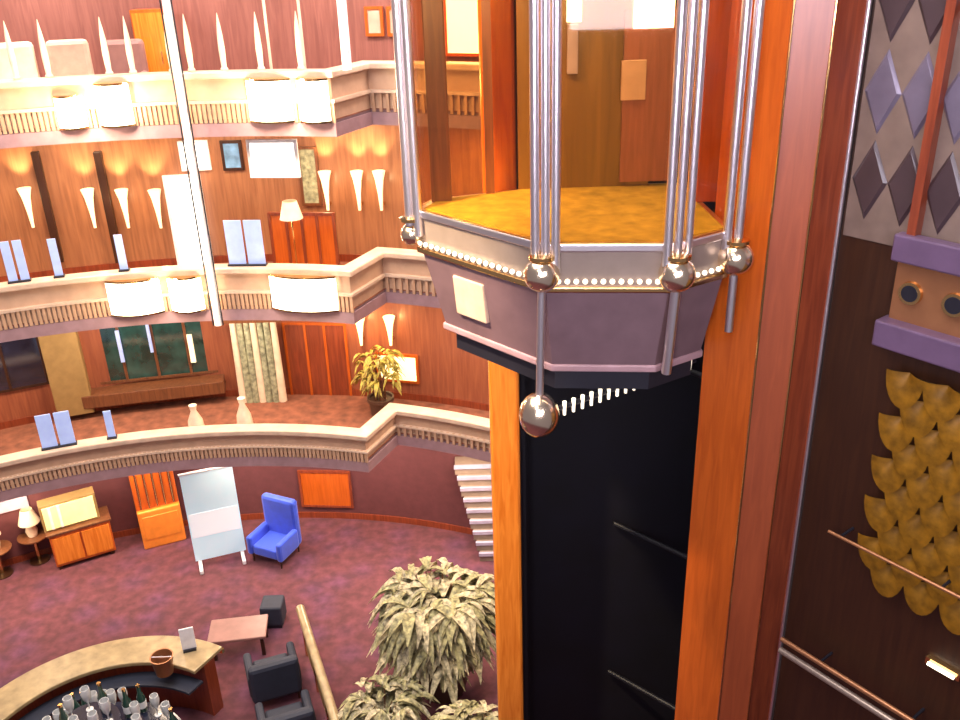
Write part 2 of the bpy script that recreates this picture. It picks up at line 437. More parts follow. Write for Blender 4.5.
placard(248, 222, 266, 34, 'mid', 'double pale blue placard right of the white pole on the middle parapet', True)
placard(58, 414, 440, 30, 'low', 'double pale blue placard on the lowest parapet', True)
placard(112, 412, 436, 7, 'low', 'thin pale blue placard on the lowest parapet')

# ------------------------------------------------------------------ uppermost storey
zf = LEV['top'][0] + .256
def armchair(name, label, cat, loc, rz, mt, w=.75, d=.75, h=.95, group=None, legm=None):
    t = thing(name, label, cat, loc, rz, group); L = Vector(loc)
    R_ = Matrix.Rotation(rz, 3, 'Z')
    def bx(c, s, nm, bev=.05): return MB().box(L + R_ @ Vector(c), s, rz).build(nm, mt, t, bevel=bev)
    bx((0, 0, .31), (w - .26, d - .1, .22), 'seat', .04)
    bx((0, d / 2 - .09, h / 2 + .09), (w - .04, .18, h - .18), 'backrest', .07)
    for s in (-1, 1): bx((s * (w / 2 - .065), -.06, .40), (.13, d - .16, .42), 'armrest', .05)
    for sx in (-1, 1):
        for sy in (-1, 1):
            p = L + R_ @ Vector((sx * (w / 2 - .09), sy * (d / 2 - .1), 0))
            MB().tube(p, p + Vector((0, 0, .22)), .018, .026, 8).build('leg', legm or M['wood_d'], t)
    return t
for i, (x, mt, lb) in enumerate(((14, 'post_c', 'cream armchair at the far left behind the uppermost parapet'), (68, 'beige', 'beige armchair behind the uppermost parapet, next to the cream one'))):
    a = ang(PR(x, 60, RP + 1.1))
    armchair('armchair', lb, 'armchair', pol(RP + 1.0, a, zf), a - PI / 2 + (0 if i else .1), M[mt], .68, .7, 1.15)
a = ang(PR(120, 60, RP + 1.1))
armchair('armchair', 'pinkish beige armchair left of the orange cabinet on the uppermost deck', 'armchair', pol(RP + 1.2, a, zf), a - PI / 2, M['mauvew'], .7, .75, 1.1)
mb, b, a = wbox(146, 8, 166, 62, RW - .1, .4); t = thing('tall_cabinet', 'tall narrow orange wood cabinet on the uppermost deck', 'cabinet', (b.x, b.y, zf), a)
z1 = PR(156, 8, RW - .1).z
MB().box(pol(RW - .3, a, (zf + z1) / 2), (.4, .55, z1 - zf), a).build('body', M['wood_o'], t, bevel=.01)
MB().box(pol(RW - .51, a, (zf + z1) / 2), (.02, .49, z1 - zf - .1), a).build('door', M['wood_post'], t)
MB().box(pol(RW - .53, a, (zf + z1) / 2) + Vector((.15, 0, 0)), (.03, .02, .2), a).build('handle', M['brass'], t)
for i, (x0, x1) in enumerate(((366, 384), (388, 402))):
    frame_panel('wall_picture', ('left' if i == 0 else 'right') + ' beige framed panel at the right end of the uppermost storey', 'picture', x0, 6, x1, 36, RW, M['beige'], M['wood_o'], 'canvas', group='beige wall panels')
# daylit window behind the lift car, upper storey
frame_panel('window_1', 'bright white window seen through the left glass of the lift car', 'window', 444, -60, 483, 56, RW, M['daylit_strong'], M['wood_o'], 'pane', bars=0)['kind'] = 'structure'

# ------------------------------------------------------------------ middle storey
zf = LEV['mid'][0] + .256
for i, x in enumerate((28, 91, 125, 158, 330, 362, 384)):
    a = ang(PR(x, 200, RW)); zc = PR(x, 226 if x < 300 else 208, RW).z
    lb = (ORD[i] + ' pale trumpet wall light from the left under the uppermost balcony') if i < 4 else (ORD[i - 4] + ' pale trumpet wall light right of the bright white signs')
    t = thing('wall_light', lb, 'lamp', pol(RW - .02, a, zc), a, 'trumpet wall lights')
    MB().lathe([(.025, 0), (.03, .08), (.045, .3), (.075, .55), (.12, .72), (.11, .72)], pol(RW - .16, a, zc), 14).build('shade', M['torch'], t, smooth=True)
    MB().box(pol(RW - .06, a, zc + .1), (.12, .05, .05), a).build('bracket', M['brass'], t)
    lamp('SPOT', 'wall_light_beam', pol(RW - .2, a, zc + .74), 120, (1, .68, .32), .05, pol(RW + .1, a, zc + 3), 80, .8)
    lamp('POINT', 'wall_light_glow', pol(RW - .36, a, zc + .5), 6, (1, .66, .32), .06)
for i, x in enumerate((48, 109)):
    mb, b, a = wbox(x - 4, 150, x + 4, 262, RW - .01, .14)
    single(mb, 'pilaster', M['wood_d'], ('left' if i == 0 else 'right') + ' dark narrow pilaster between the trumpet wall lights', 'pilaster', b, 'dark pilasters', .01, rz=a)
frame_panel('light_panel', 'upper of two bright white panels behind the white pole', 'panel', 180, 140, 210, 170, RW - .001, M['daylit'], M['white'], group='white lit panels')
frame_panel('light_panel', 'lower and taller bright white panel behind the white pole', 'panel', 170, 174, 207, 262, RW - .3, M['daylit'], M['white'], floor_z=zf, group='white lit panels')
frame_panel('light_panel', 'big square bright white panel hanging under the uppermost balcony', 'panel', 249, 139, 299, 177, RP + .5, M['daylit'], M['white'], group='white lit panels')
frame_panel('poster', 'blue poster between the bright white panels', 'poster', 222, 140, 243, 170, RW, M['blue_p'], M['wood_d'], 'print')
frame_panel('wall_hanging', 'grey green hanging between the square white panel and the wall lights', 'curtain', 300, 146, 320, 205, RW, M['drape'], M['wood_b'], 'cloth')
frame_panel('wood_screen', 'orange wood screen on the middle deck left of the curved step', 'screen', 272, 212, 338, 280, RW - .9, M['wood_o'], M['wood_r'], bars=3, floor_z=zf)
# table lamp with two shades of cream in front of the screen
a = ang(PR(291, 232, RP + .8)); p = pol(RP + .9, a, zf)
t = thing('floor_lamp', 'cream floor lamp in front of the orange wood screen', 'lamp', p)
MB().lathe([(.16, 0), (.16, .03), (.03, .05), (.02, .08)], p, 16).build('base', M['brass'], t, smooth=True)
MB().tube(p + Vector((0, 0, .07)), p + Vector((0, 0, 1.3)), .015, n=8).build('pole', M['brass'], t)
MB().lathe([(.2, 1.25), (.12, 1.55), (.115, 1.55), (.19, 1.26)], p, 18).build('shade', M['post_c'], t, smooth=True)

# ------------------------------------------------------------------ lower storey
zf = LEV['low'][0] + .256
frame_panel('shop_window', 'dark green shop window with pale reflections under the middle balcony', 'window', 84, 318, 222, 378, RW, M['tealglass'], M['wood_b'], 'pane', bars=3)
frame_panel('shop_window', 'dark navy shop window at the far left under the middle balcony', 'window', -40, 326, 44, 392, RW, M['navyglass'], M['wood_d'], 'pane', bars=1)
# glowing strips imitate the pale reflections in the shop glass
for i, (x0, y0, x1, y1) in enumerate(((118, 330, 122, 362), (189, 334, 194, 362), (148, 322, 151, 352))):
    mb, b, a = wbox(x0, y0, x1, y1, RW - .08, .04)
    single(mb, 'glass_reflection', M['torch'] if i == 1 else M['screen'], ('left', 'right', 'middle')[i] + ' one of three small upright strips imitating reflections in the green shop window', 'lamp', b, 'imitated reflections', rz=a)
mb, b, a = wbox(48, 322, 86, 410, RW, .35)
single(mb, 'square_column', M['tan'], 'broad olive tan column between the two dark shop windows', 'column', b, bevel=.02, rz=a)
mb, b, a = wbox(84, 380, 226, 392, RW, .45)
single(mb, 'window_shelf', M['wood_b'], 'long brown shelf below the green shop window', 'shelf', b, bevel=.015, rz=a)
t_a = ang(PR(262, 360, RW)); zt_ = PR(262, 322, RW - .3).z
t = thing('curtain', 'gathered grey green curtain with cream folds right of the green shop window', 'curtain', pol(RW - .3, t_a, zf), t_a)
for k in range(7):
    aa = t_a + (k - 3) * .0125
    MB().tube(pol(RW - .3, aa, zf), pol(RW - .3 - .02 * (k % 2), aa, zt_), .085, .06, 10).build('fold', M['drape'] if k % 3 else M['post_c'], t, smooth=True)
MB().box(pol(RW - .3, t_a, zt_ + .03), (.08, 1.1, .06), t_a).build('pelmet', M['wood_b'], t)
frame_panel('wall_panel', 'red mahogany panel right of the gathered curtain', 'panel', 288, 322, 350, 412, RW, M['wood_r'], M['wood_o'], bars=2)
frame_panel('light_panel', 'small glowing amber panel left of the lift, beyond the stepped balcony', 'panel', 377, 353, 419, 381, RW, M['lamp_y'], M['wood_o'], 'diffuser')
for i, (x, y0) in enumerate(((195, 405), (243, 398))):
    a = ang(PR(x, y0 + 18, RP + .5)); p = pol(RP + .55, a, zf)
    z1 = PR(x, y0, RP + .55).z - zf
    single(MB().lathe([(.10, 0), (.16, .25 * z1), (.13, .6 * z1), (.05, .85 * z1), (.075, z1), (.06, z1)], p, 16), 'floor_vase', M['post_c'],
           ('left' if i == 0 else 'right') + ' one of two tall cream vases behind the lowest parapet', 'vase', p, 'cream floor vases', smooth=True)
for i, x in enumerate((362, 392)):
    a = ang(PR(x, 320, RW)); zc = PR(x, 342, RW).z
    t = thing('wall_light', ('left' if i == 0 else 'right') + ' one of two amber trumpet wall lights above the yellow green plant', 'lamp', pol(RW - .02, a, zc), a, 'amber wall lights')
    MB().lathe([(.025, 0), (.03, .08), (.045, .25), (.075, .45), (.12, .6), (.11, .6)], pol(RW - .16, a, zc), 14).build('shade', M['lamp_y'], t, smooth=True)
    MB().box(pol(RW - .06, a, zc + .1), (.12, .05, .05), a).build('bracket', M['brass'], t)
    lamp('SPOT', 'wall_light_beam', pol(RW - .2, a, zc + .62), 80, (1, .6, .2), .05, pol(RW + .1, a, zc + 3), 80, .8)
    lamp('POINT', 'wall_light_glow', pol(RW - .4, a, zc + .4), 14, (1, .6, .22), .06)
def plant(name, label, loc, r, hgt, n, mats, seed, pot_h=.5, pot_r=.35, rz_leaf=.5, cat='plant', spread=1.0):
    rnd = random.Random(seed); L = Vector(loc)
    t = thing(name, label, cat, loc)
    MB().lathe([(pot_r * .75, 0), (pot_r * .95, pot_h * .8), (pot_r * 1.05, pot_h * .82), (pot_r * 1.05, pot_h), (pot_r * .9, pot_h), (pot_r * .85, pot_h * .9)], L, 22).build('pot', M['pot'], t, smooth=True)
    st = MB(); lf = [MB() for _ in mats]
    for k in range(n):
        az = rnd.uniform(0, 2 * PI); hh = pot_h + (hgt - pot_h) * rnd.uniform(.25, .85); rr = r * math.sqrt(rnd.uniform(.02, 1)) * .62
        b0 = L + Vector((rnd.uniform(-.1, .1), rnd.uniform(-.1, .1), pot_h * .88)); b1 = L + Vector((rr * math.cos(az), rr * math.sin(az), hh))
        if k % 4 == 0: st.tube(b0, b1, .02, .008, 6)
        for q in range(3):                             # long drooping leaf blades
            a2 = az + rnd.uniform(-1.3, 1.3); ln = r * rnd.uniform(.28, .55); w = ln * rnd.uniform(.10, .17)
            d = Vector((math.cos(a2), math.sin(a2), 0)); sd = Vector((-d.y, d.x, 0))
            up = rnd.uniform(.2, .95); mb = lf[rnd.randrange(len(mats))]
            pts = []
            for i in range(5):
                f = i / 4; c = b1 + d * ln * f + Vector((0, 0, ln * (up * f - 1.15 * f * f))); ww = w * math.sin(PI * (.12 + .86 * f))
                pts.append((mb.bm.verts.new(c - sd * ww), mb.bm.verts.new(c + Vector((0, 0, -ww * .5))), mb.bm.verts.new(c + sd * ww)))
            for i in range(4):
                A, B = pts[i], pts[i + 1]
                mb.bm.faces.new((A[0], A[1], B[1], B[0])); mb.bm.faces.new((A[1], A[2], B[2], B[1]))
    st.build('stem', M['wood_b'], t)
    for mb, mm in zip(lf, mats): mb.build('foliage', M[mm], t)
    return t
a = ang(PR(373, 395, RS)); 
plant('potted_plant', 'small yellow green plant where the lowest parapet steps back', pol(RS + .6, a + .01, zf), .55, 1.5, 60, ['leafy'], 3, .4, .25)

# ------------------------------------------------------------------ ground floor things under the lowest balcony
def on_floor(x, y): return PZ(x, y, 0)
# pale blue banner on its stand
p = on_floor(222, 560); rz = math.atan2(p.y, p.x) - PI / 2
t = thing('banner_stand', 'tall pale blue and white banner, given a faint glow, standing under the lowest balcony', 'banner', p, rz)
Rz = Matrix.Rotation(rz, 3, 'Z')
def lp(v): return p + Rz @ Vector(v)
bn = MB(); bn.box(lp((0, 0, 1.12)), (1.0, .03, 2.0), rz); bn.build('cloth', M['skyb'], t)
MB().box(lp((0, -.018, .95)), (.94, .008, .55), rz).build('white_band', M['glow_w'], t)
MB().tube(lp((-.52, 0, 2.14)), lp((.52, 0, 2.14)), .03, n=10).build('top_bar', M['white'], t)
for s in (-1, 1):
    MB().box(lp((s * .42, -.05, .05)), (.07, .6, .1), rz).build('foot', M['white'], t, bevel=.02)
# orange cabinet
p = on_floor(166, 545); rz = math.atan2(p.y, p.x) - PI / 2; Rz = Matrix.Rotation(rz, 3, 'Z')
t = thing('display_cabinet', 'orange display cabinet with gold bars, left of the pale blue banner', 'cabinet', p, rz)
MB().box(lp((0, .25, .45)), (.85, .5, .9), rz).build('body', M['orange'], t, bevel=.03)
MB().box(lp((0, .3, 1.4)), (.85, .4, 1.0), rz).build('upper_case', M['wood_o'], t, bevel=.02)
for k in range(5): MB().tube(lp((-.32 + .16 * k, .07, .95)), lp((-.32 + .16 * k, .07, 1.85)), .028, n=10).build('bar', M['brass'], t, smooth=True)
MB().box(lp((0, .0, .5)), (.7, .02, .55), rz).build('door', M['orange'], t, bevel=.02)
# royal blue chair
p = on_floor(277, 556)
armchair('armchair', 'royal blue high-backed armchair right of the pale blue banner', 'armchair', p, math.radians(-25) + PI * 0, M['royal'], .85, .8, 1.25)
# wooden counter with things on it, at left
p = on_floor(88, 562); rz = math.atan2(p.y, p.x) - PI / 2; Rz = Matrix.Rotation(rz, 3, 'Z')
t = thing('sideboard', 'low orange brown sideboard at left under the lowest balcony', 'sideboard', p, rz)
MB().box(lp((0, .25, .45)), (1.15, .5, .74), rz).build('body', M['wood_o'], t, bevel=.015)
for s in (-1, 1): MB().box(lp((s * .28, -.008, .45)), (.52, .02, .6), rz).build('door', M['wood_post'], t)
MB().box(lp((0, .25, .845)), (1.22, .56, .05), rz).build('top', M['wood_b'], t, bevel=.01)
for sx in (-1, 1):
    for sy in (.06, .44): MB().box(lp((sx * .5, sy, .04)), (.06, .06, .08), rz).build('foot', M['wood_d'], t)
q = lp((-.1, .25, .87))
t = thing('display_box', 'yellow glowing display box standing on the low sideboard', 'box', q, rz)
MB().box(lp((-.1, .27, 1.17)), (1.05, .3, .6), rz).build('case', M['tan'], t, bevel=.01)
MB().box(lp((-.1, .11, 1.17)), (.95, .02, .5), rz).build('lit_face', M['lamp_g'], t)
for s in (-.35, -.18): MB().box(lp((-.1 + s, .09, 1.17)), (.05, .02, .5), rz).build('white_bar', M['white'], t)
for i, (x, y, s) in enumerate(((40, 560, 1.0), (3, 574, .85))):
    p = on_floor(x, y)
    t = thing('side_table', ('round side table carrying a cream lamp, beside the sideboard', 'round side table carrying a cream lamp, at the far left edge')[i], 'table', p, 0, 'round lamp tables')
    MB().lathe([(.28, .58), (.3, .6), (.3, .62)], p, 20).build('top', M['wood_b'], t)
    MB().tube(p + Vector((0, 0, .03)), p + Vector((0, 0, .58)), .04, n=10).build('stem', M['brass'], t)
    MB().lathe([(.2, 0), (.2, .02), (.05, .04)], p, 18).build('base', M['wood_d'], t)
    q = p + Vector((0, 0, .62))
    t = thing('table_lamp', ('cream table lamp beside the low sideboard', 'cream table lamp at the far left edge')[i], 'lamp', q, 0, 'cream table lamps')
    MB().lathe([(.09, 0), (.12, .12), (.06, .28), (.02, .34)], q, 16).build('base', M['post_c'], t, smooth=True)
    MB().lathe([(.21 * s, .32), (.11 * s, .62), (.105 * s, .62), (.2 * s, .33)], q, 18).build('lamp_shade', M['post_c'], t, smooth=True)
    lamp('POINT', 'table_lamp_bulb', q + Vector((0, -.3, .75)), 12, (1, .72, .4), .08)
mb, b, a = wbox(-20, 462, 24, 512, RW, .06)
single(mb, 'wall_board', M['lav'], 'pale lavender board on the ground floor wall at far left', 'board', b, rz=a)
for i, (x0, x1) in enumerate(((104, 124), (298, 350))):
    pass
frame_panel('wall_panel', 'orange wood panel on the ground floor wall right of the blue chair', 'panel', 300, 470, 352, 506, RW, M['wood_o'], M['wood_r'])

# stairs rising behind the lift
t0 = PZ(480, 562, 0)
t = thing('staircase', 'pale stone staircase with lavender edges beside the wooden post', 'stairs', t0)
for k in range(9):
    x0 = t0.x - .055 * k; y0 = t0.y + .075 * k; z1 = .21 * (k + 1)
    MB().box((x0 + .45, y0 + .2, z1 - .11), (.9, .36, .22)).build('step', M['step'], t, bevel=.01)
    MB().box((x0 + .45, y0 + .01, z1 - .03), (.93, .06, .07)).build('nosing', M['lav'], t)

# ------------------------------------------------------------------ round bar, lower left
BC = Vector((-5.5, 9.2)); BR = 2.45
bar = thing('bar_counter', 'round bar with an olive stone counter in the lower left corner', 'bar', (BC.x, BC.y, 0))
pe_ = PZ(218, 650, 1.12); ba0 = math.atan2(pe_.y - BC.y, pe_.x - BC.x); ba1 = math.radians(245)
def ring(mb, r_in, r_out, z0, z1, n=64):
    A = [ba0 + (ba1 - ba0) * i / n for i in range(n + 1)]
    vs = [[mb.bm.verts.new((BC.x + r * math.cos(a), BC.y + r * math.sin(a), z)) for a in A] for r, z in ((r_in, z0), (r_out, z0), (r_out, z1), (r_in, z1))]
    for i in range(n):
        j = i + 1
        for k in range(4): mb.bm.faces.new((vs[k][i], vs[k][j], vs[(k + 1) % 4][j], vs[(k + 1) % 4][i]))
    for i in (0, -1): mb.bm.faces.new([v[i] for v in vs])
    return mb
ring(MB(), BR - .62, BR, 1.05, 1.12).build('counter_top', M['bartop'], bar, bevel=.015)
ring(MB(), BR - .42, BR - .2, 0, 1.05).build('front', M['wood_r'], bar)
ring(MB(), BR - .02, BR + .03, .98, 1.06).build('edge_rail', M['brass'], bar)
ring(MB(), BR - .8, BR - .5, .78, .82).build('work_shelf', M['navy'], bar)
isl = thing('back_bar', 'stepped bottle island in the middle of the round bar', 'shelf', (BC.x, BC.y, 0))
MB().lathe([(1.15, 0), (1.15, .9)], (BC.x, BC.y, 0), 40).build('cabinet', M['wood_b'], isl)
MB().lathe([(1.2, .9), (1.2, .95)], (BC.x, BC.y, 0), 40).build('top', M['navyglass'], isl)
single(MB().lathe([(.67, .95), (.67, 1.33), (.7, 1.33), (.7, 1.35)], (BC.x, BC.y, 0), 40), 'bottle_riser', M['navyglass'], 'wide lower riser of the round bar island, ringed by glasses', 'riser', (BC.x, BC.y, .95), smooth=True)
single(MB().lathe([(.37, 1.35), (.37, 1.73), (.4, 1.73), (.4, 1.75)], (BC.x, BC.y, 0), 40), 'bottle_riser', M['navyglass'], 'small top riser of the round bar island with the highest glasses', 'riser', (BC.x, BC.y, 1.35), smooth=True)
def bottle_proto(mt, label, loc):
    t = thing('bottle', label, 'bottle', loc, 0, 'bottles on the bar island')
    MB().lathe([(.06, 0), (.065, .02), (.065, .26), (.03, .36), (.025, .46)], loc, 14).build('body', mt, t, smooth=True)
    MB().lathe([(.028, .46), (.028, .50)], loc, 12).build('cap', M['brass'], t)
    MB().lathe([(.067, .08), (.067, .2)], loc, 14).build('paper', M['white'], t)
    return t
def glass_proto(loc):
    return single(MB().lathe([(.05, 0), (.05, .01), (.012, .02), (.012, .12), (.055, .2), (.07, .3), (.06, .38), (.055, .38), (.062, .3), (.045, .2)], loc, 16), 'wine_glass', M['glassw'],
                  'frosted pale glass among the glassware on the round bar island', 'glass', loc, 'glassware on the bar island', smooth=True)
bp = None; gp = None; k = 0
for r, z, n, off in ((1.04, .952, 24, 0), (.6, 1.352, 15, .2), (.27, 1.752, 7, .1)):
    for i in range(n):
        a = off + 2 * PI * i / n
        if math.sin(a) < -.45 and r > .5: continue
        loc = (BC.x + r * math.cos(a), BC.y + r * math.sin(a), z); k += 1
        if k % 3 == 0:
            if bp is None: bp = bottle_proto(M['bottle_g'], 'dark green bottle among the glassware on the round bar island', loc)
            else: copy_tree(bp).location = loc
        else:
            if gp is None: gp = glass_proto(loc)
            else: copy_tree(gp).location = loc
# white trays on the island and a menu card on the counter
for i, (x, y) in enumerate(((72, 704), (112, 690))):
    p = PZ(x, y, 1.3 if i == 0 else .95)
q = PZ(190, 650, 1.12); rz = .3
t = thing('menu_card', 'white menu card standing on the olive bar counter', 'card', q, rz)
p = q; Rz = Matrix.Rotation(rz, 3, 'Z')
MB().box(lp((0, 0, .02)), (.2, .1, .04), rz).build('base', M['black'], t)
MB().box(lp((0, 0, .24)), (.22, .02, .4), rz).build('sheet', M['white'], t)
# ice bucket
q = PZ(165, 672, 1.12)
t = thing('ice_bucket', 'pink copper ice bucket on the inner edge of the bar counter', 'bucket', q)
MB().lathe([(.13, 0), (.17, .3), (.18, .32), (.16, .32), (.12, .03)], q, 20).build('body', M['copper'], t, smooth=True)
MB().tube(q + Vector((-.17, 0, .3)), q + Vector((.17, 0, .3)), .012, n=8).build('handle', M['chrome'], t)

# ------------------------------------------------------------------ lounge, lower middle
p = PZ(238, 628, .45); rz = .12; Rz = Matrix.Rotation(rz, 3, 'Z'); p.z = 0
t = thing('coffee_table', 'low mauve brown table left of the black cube stool', 'table', p, rz)
MB().box(lp((0, 0, .42)), (1.0, .6, .06), rz).build('top', M['mauvew'], t, bevel=.015)
for sx in (-1, 1):
    for sy in (-1, 1): MB().box(lp((sx * .42, sy * .23, .2)), (.06, .06, .4), rz).build('leg', M['wood_d'], t)
p = PZ(275, 622, 0)
t = thing('cube_stool', 'small black cube stool right of the low mauve table', 'stool', p)
Rz = Matrix.Rotation(0, 3, 'Z')
MB().box(lp((0, 0, .27)), (.4, .4, .42)).build('seat', M['navy'], t, bevel=.04)
MB().box(lp((0, 0, .03)), (.34, .34, .06)).build('base', M['black'], t)
for i, (x, y) in enumerate(((276, 690), (290, 742))):
    p = PZ(x, y, 0)
    armchair('armchair', ('dark navy armchair beside the tan handrail', 'dark navy armchair at the bottom edge beside the tan handrail')[i], 'armchair', p, math.radians(200), M['navy'], .85, .85, .9, 'dark lounge armchairs')
q0 = PZ(300, 608, .95); q1 = PZ(340, 735, .95)
t = thing('handrail', 'tan handrail on posts running towards the bottom edge beside the plants', 'railing', (q0.x, q0.y, 0), math.atan2((q1 - q0).y, (q1 - q0).x))
MB().tube(q0, q1, .075, n=14).build('rail', M['bartop'], t, smooth=True)
for k in range(4):
    q = q0.lerp(q1, .04 + .92 * k / 3)
    MB().tube((q.x, q.y, 0), (q.x, q.y, .95), .03, n=10).build('post', M['brass'], t)
for k in range(3):
    a0 = q0.lerp(q1, .04 + .92 * k / 3); a1 = q0.lerp(q1, .04 + .92 * (k + 1) / 3); d = (a1 - a0).normalized(); c = (a0 + a1) / 2
    MB().box((c.x, c.y, .5), ((a1 - a0).length - .12, .02, .7), math.atan2(d.y, d.x)).build('panel', M['tan'], t)
plant('potted_palm', 'large pale variegated plant left of the wooden lift post', (PZ(440, 640, 1.0).x, PZ(440, 640, 1.0).y, 0), 1.1, 2.3, 330, ['leaf', 'leaf2'], 11, .6, .5)
plant('potted_palm', 'lower pale leafy plant at the bottom edge right of the handrail', (PZ(384, 716, .8).x, PZ(384, 716, .8).y, 0), .75, 1.25, 170, ['leaf2', 'leaf'], 12, .45, .42)
plant('potted_palm', 'leafy plant at the bottom edge against the wooden lift post', (PZ(464, 748, .8).x, PZ(464, 748, .8).y, 0), .75, 1.4, 150, ['leaf', 'leaf2'], 13, .45, .4)

# ------------------------------------------------------------------ glass lift car
ZB = H - 2.0                                     # height of the ball finials
v1, v2, v3, v4 = [PZ(x, y, ZB) for x, y in ((418, 234), (545, 272), (672, 272), (728, 257))]
v5 = Vector((v4.x - .05, 7.35, ZB)); v6 = Vector((.5, 7.35, ZB)); v7 = Vector((v1.x + .12, v1.y + .28, ZB))
print('CAR', v1, v2, v3, v4)
cc = (v1 + v2 + v3 + v4 + v5 + v6) / 6
P2 = [Vector((v.x, v.y)) for v in (v1, v2, v3, v4, v5, v6, v7)]
def inset(k): 
    c2 = Vector((cc.x, cc.y)); return [(c2 + (q - c2) * k) for q in P2]
car = thing('lift_car', 'glass lift car with steel poles, gold balls and a mauve base', 'lift', (cc.x, cc.y, ZB - .75))
zr0, zr1 = ZB - .15, ZB + .2
MB().prism(inset(.985), zr0, zr1 - .02).build('floor_rim', M['rim'], car, bevel=.01)
MB().prism(inset(1.02), zr1 - .06, zr1 - .0).build('rim_moulding', M['chrome'], car, bevel=.012)
MB().prism(inset(1.015), zr0, zr0 + .045).build('rim_moulding', M['brass'], car, bevel=.012)
MB().prism(inset(.955), zr1 - .019, zr1 + .008).build('carpet', M['yellow'], car)
MB().prism(inset(.86), ZB - .74, zr0 - .001, inset(.975)).build('skirt', M['skirt'], car)
MB().prism(inset(.88), ZB - .79, ZB - .735).build('skirt_trim', M['slab'], car, bevel=.012)
MB().prism(inset(.8), ZB - .95, ZB - .78).build('underside', M['black'], car)
ia, ib = inset(.93)[0], inset(.93)[1]; id_ = (ib - ia).normalized(); in_ = Vector((id_.y, -id_.x)); ic = ia.lerp(ib, .36)
q_ = [ic - id_ * .17 - in_ * .03, ic + id_ * .17 - in_ * .03, ic + id_ * .17 + in_ * .035, ic - id_ * .17 + in_ * .035]
MB().prism([p_ - in_ * .03 for p_ in q_], ZB - .58, ZB - .26, q_).build('reflection_patch', M['beige'], car, bevel=.01)  # beige patch built to imitate a reflection on the skirt
# marquee bulbs round the rim
for a, b, n in ((v1, v2, 20), (v2, v3, 14), (v3, v4, 8)):
    for i in range(n):
        q = a.lerp(b, (i + .5) / n); d = Vector((q.x - cc.x, q.y - cc.y, 0)) * .0
        nrm = Vector(((b - a).y, -(b - a).x, 0)).normalized()
        MB().ball(Vector((q.x, q.y, zr0 + .085)) + nrm * .012, .019, 8).build('rim_bulb', M['bulb'], car, smooth=True)
# glass panes and rails
ZT = ZB + 2.55
for a, b in ((v1, v2), (v2, v3), (v3, v4), (v7, v1), (v6, v7)):
    d = (b - a).normalized(); n = Vector((-d.y, d.x, 0)) * .008
    a_, b_ = a + d * .04, b - d * .04
    if b is v2 or a is v1 or True:
        MB().hexa([Vector((q.x, q.y, z)) + o for z in (zr1, ZT) for q, o in ((a_, n), (b_, n), (b_, -n), (a_, -n))]).build('glass_pane', M['glass'], car)
def pole_cluster(v, dirv, offs, r, zlow, zhi):
    for o in offs:
        q = v + dirv * o
        MB().tube((q.x, q.y, zlow), (q.x, q.y, zhi), r, n=18).build('pole', M['chrome'], car, smooth=True)
dfr = (v3 - v2).normalized()
pole_cluster(v2 + Vector((0, -.04, 0)), dfr, (-.068, 0, .068), .031, ZB, ZT)
pole_cluster(v3 + Vector((.0, -.03, 0)), (v4 - v3).normalized(), (-.06, .03, .12), .030, ZB, ZT)
pole_cluster(v4 + Vector((.0, -.03, 0)), Vector((1, .2, 0)).normalized(), (-.03, .055), .031, ZB, ZT)
pole_cluster(v1 + Vector((-.03, -.02, 0)), Vector((1, -.6, 0)).normalized(), (-.03, .045), .036, ZB, ZT)
for v in (v1, v2, v3, v4):
    out = Vector((v.x - cc.x, v.y - cc.y, 0)).normalized() * .05
    s = MB().ball(v + out, .125 if v is not v1 else .09, 24).build('ball', M['ballm'], car, smooth=True)
    MB().lathe([(.05, .1), (.09, .11), (.09, .135), (.05, .145)], v + out, 20).build('collar', M['brass'], s, smooth=True)
# rods and the hanging lower ball
out = Vector((v2.x - cc.x, v2.y - cc.y, 0)).normalized() * .05
lowb = v2 + out + Vector((-.02, 0, -1.07))
MB().tube(v2 + out + Vector((0, 0, -.1)), lowb, .028, n=12).build('drop_rod', M['chrome'], car, smooth=True)
MB().ball(lowb, .148, 24, 1.15).build('ball', M['ballm'], car, smooth=True)
out3 = Vector((v3.x - cc.x, v3.y - cc.y, 0)).normalized() * .05
MB().tube(v3 + out3 + Vector((0, 0, -.1)), v3 + out3 + Vector((-.02, .05, -.75)), .035, n=12).build('drop_rod', M['chrome'], car, smooth=True)
out4 = Vector((v4.x - cc.x, v4.y - cc.y, 0)).normalized() * .05
MB().tube(v4 + out4 + Vector((0, 0, -.1)), v4 + out4 + Vector((0, 0, -.55)), .03, n=12).build('drop_rod', M['chrome'], car, smooth=True)
# beam under the car with a string of small bulbs, from the hanging ball to the rear right corner
e0 = lowb + Vector((.1, .06, 0)); e1 = PY(694, 372, 6.55); e1.z = lowb.z + .02
d = (e1 - e0).normalized()
MB().tube(e0, e1, .02, n=8).build('light_bar', M['black'], car)
for i in range(17):
    q = e0.lerp(e1, (i + .3) / 17)
    MB().tube(q + Vector((0, -.02, -.06)), q + Vector((0, -.02, .05)), .011, .016, 8).build('string_bulb', M['bulb'], car)
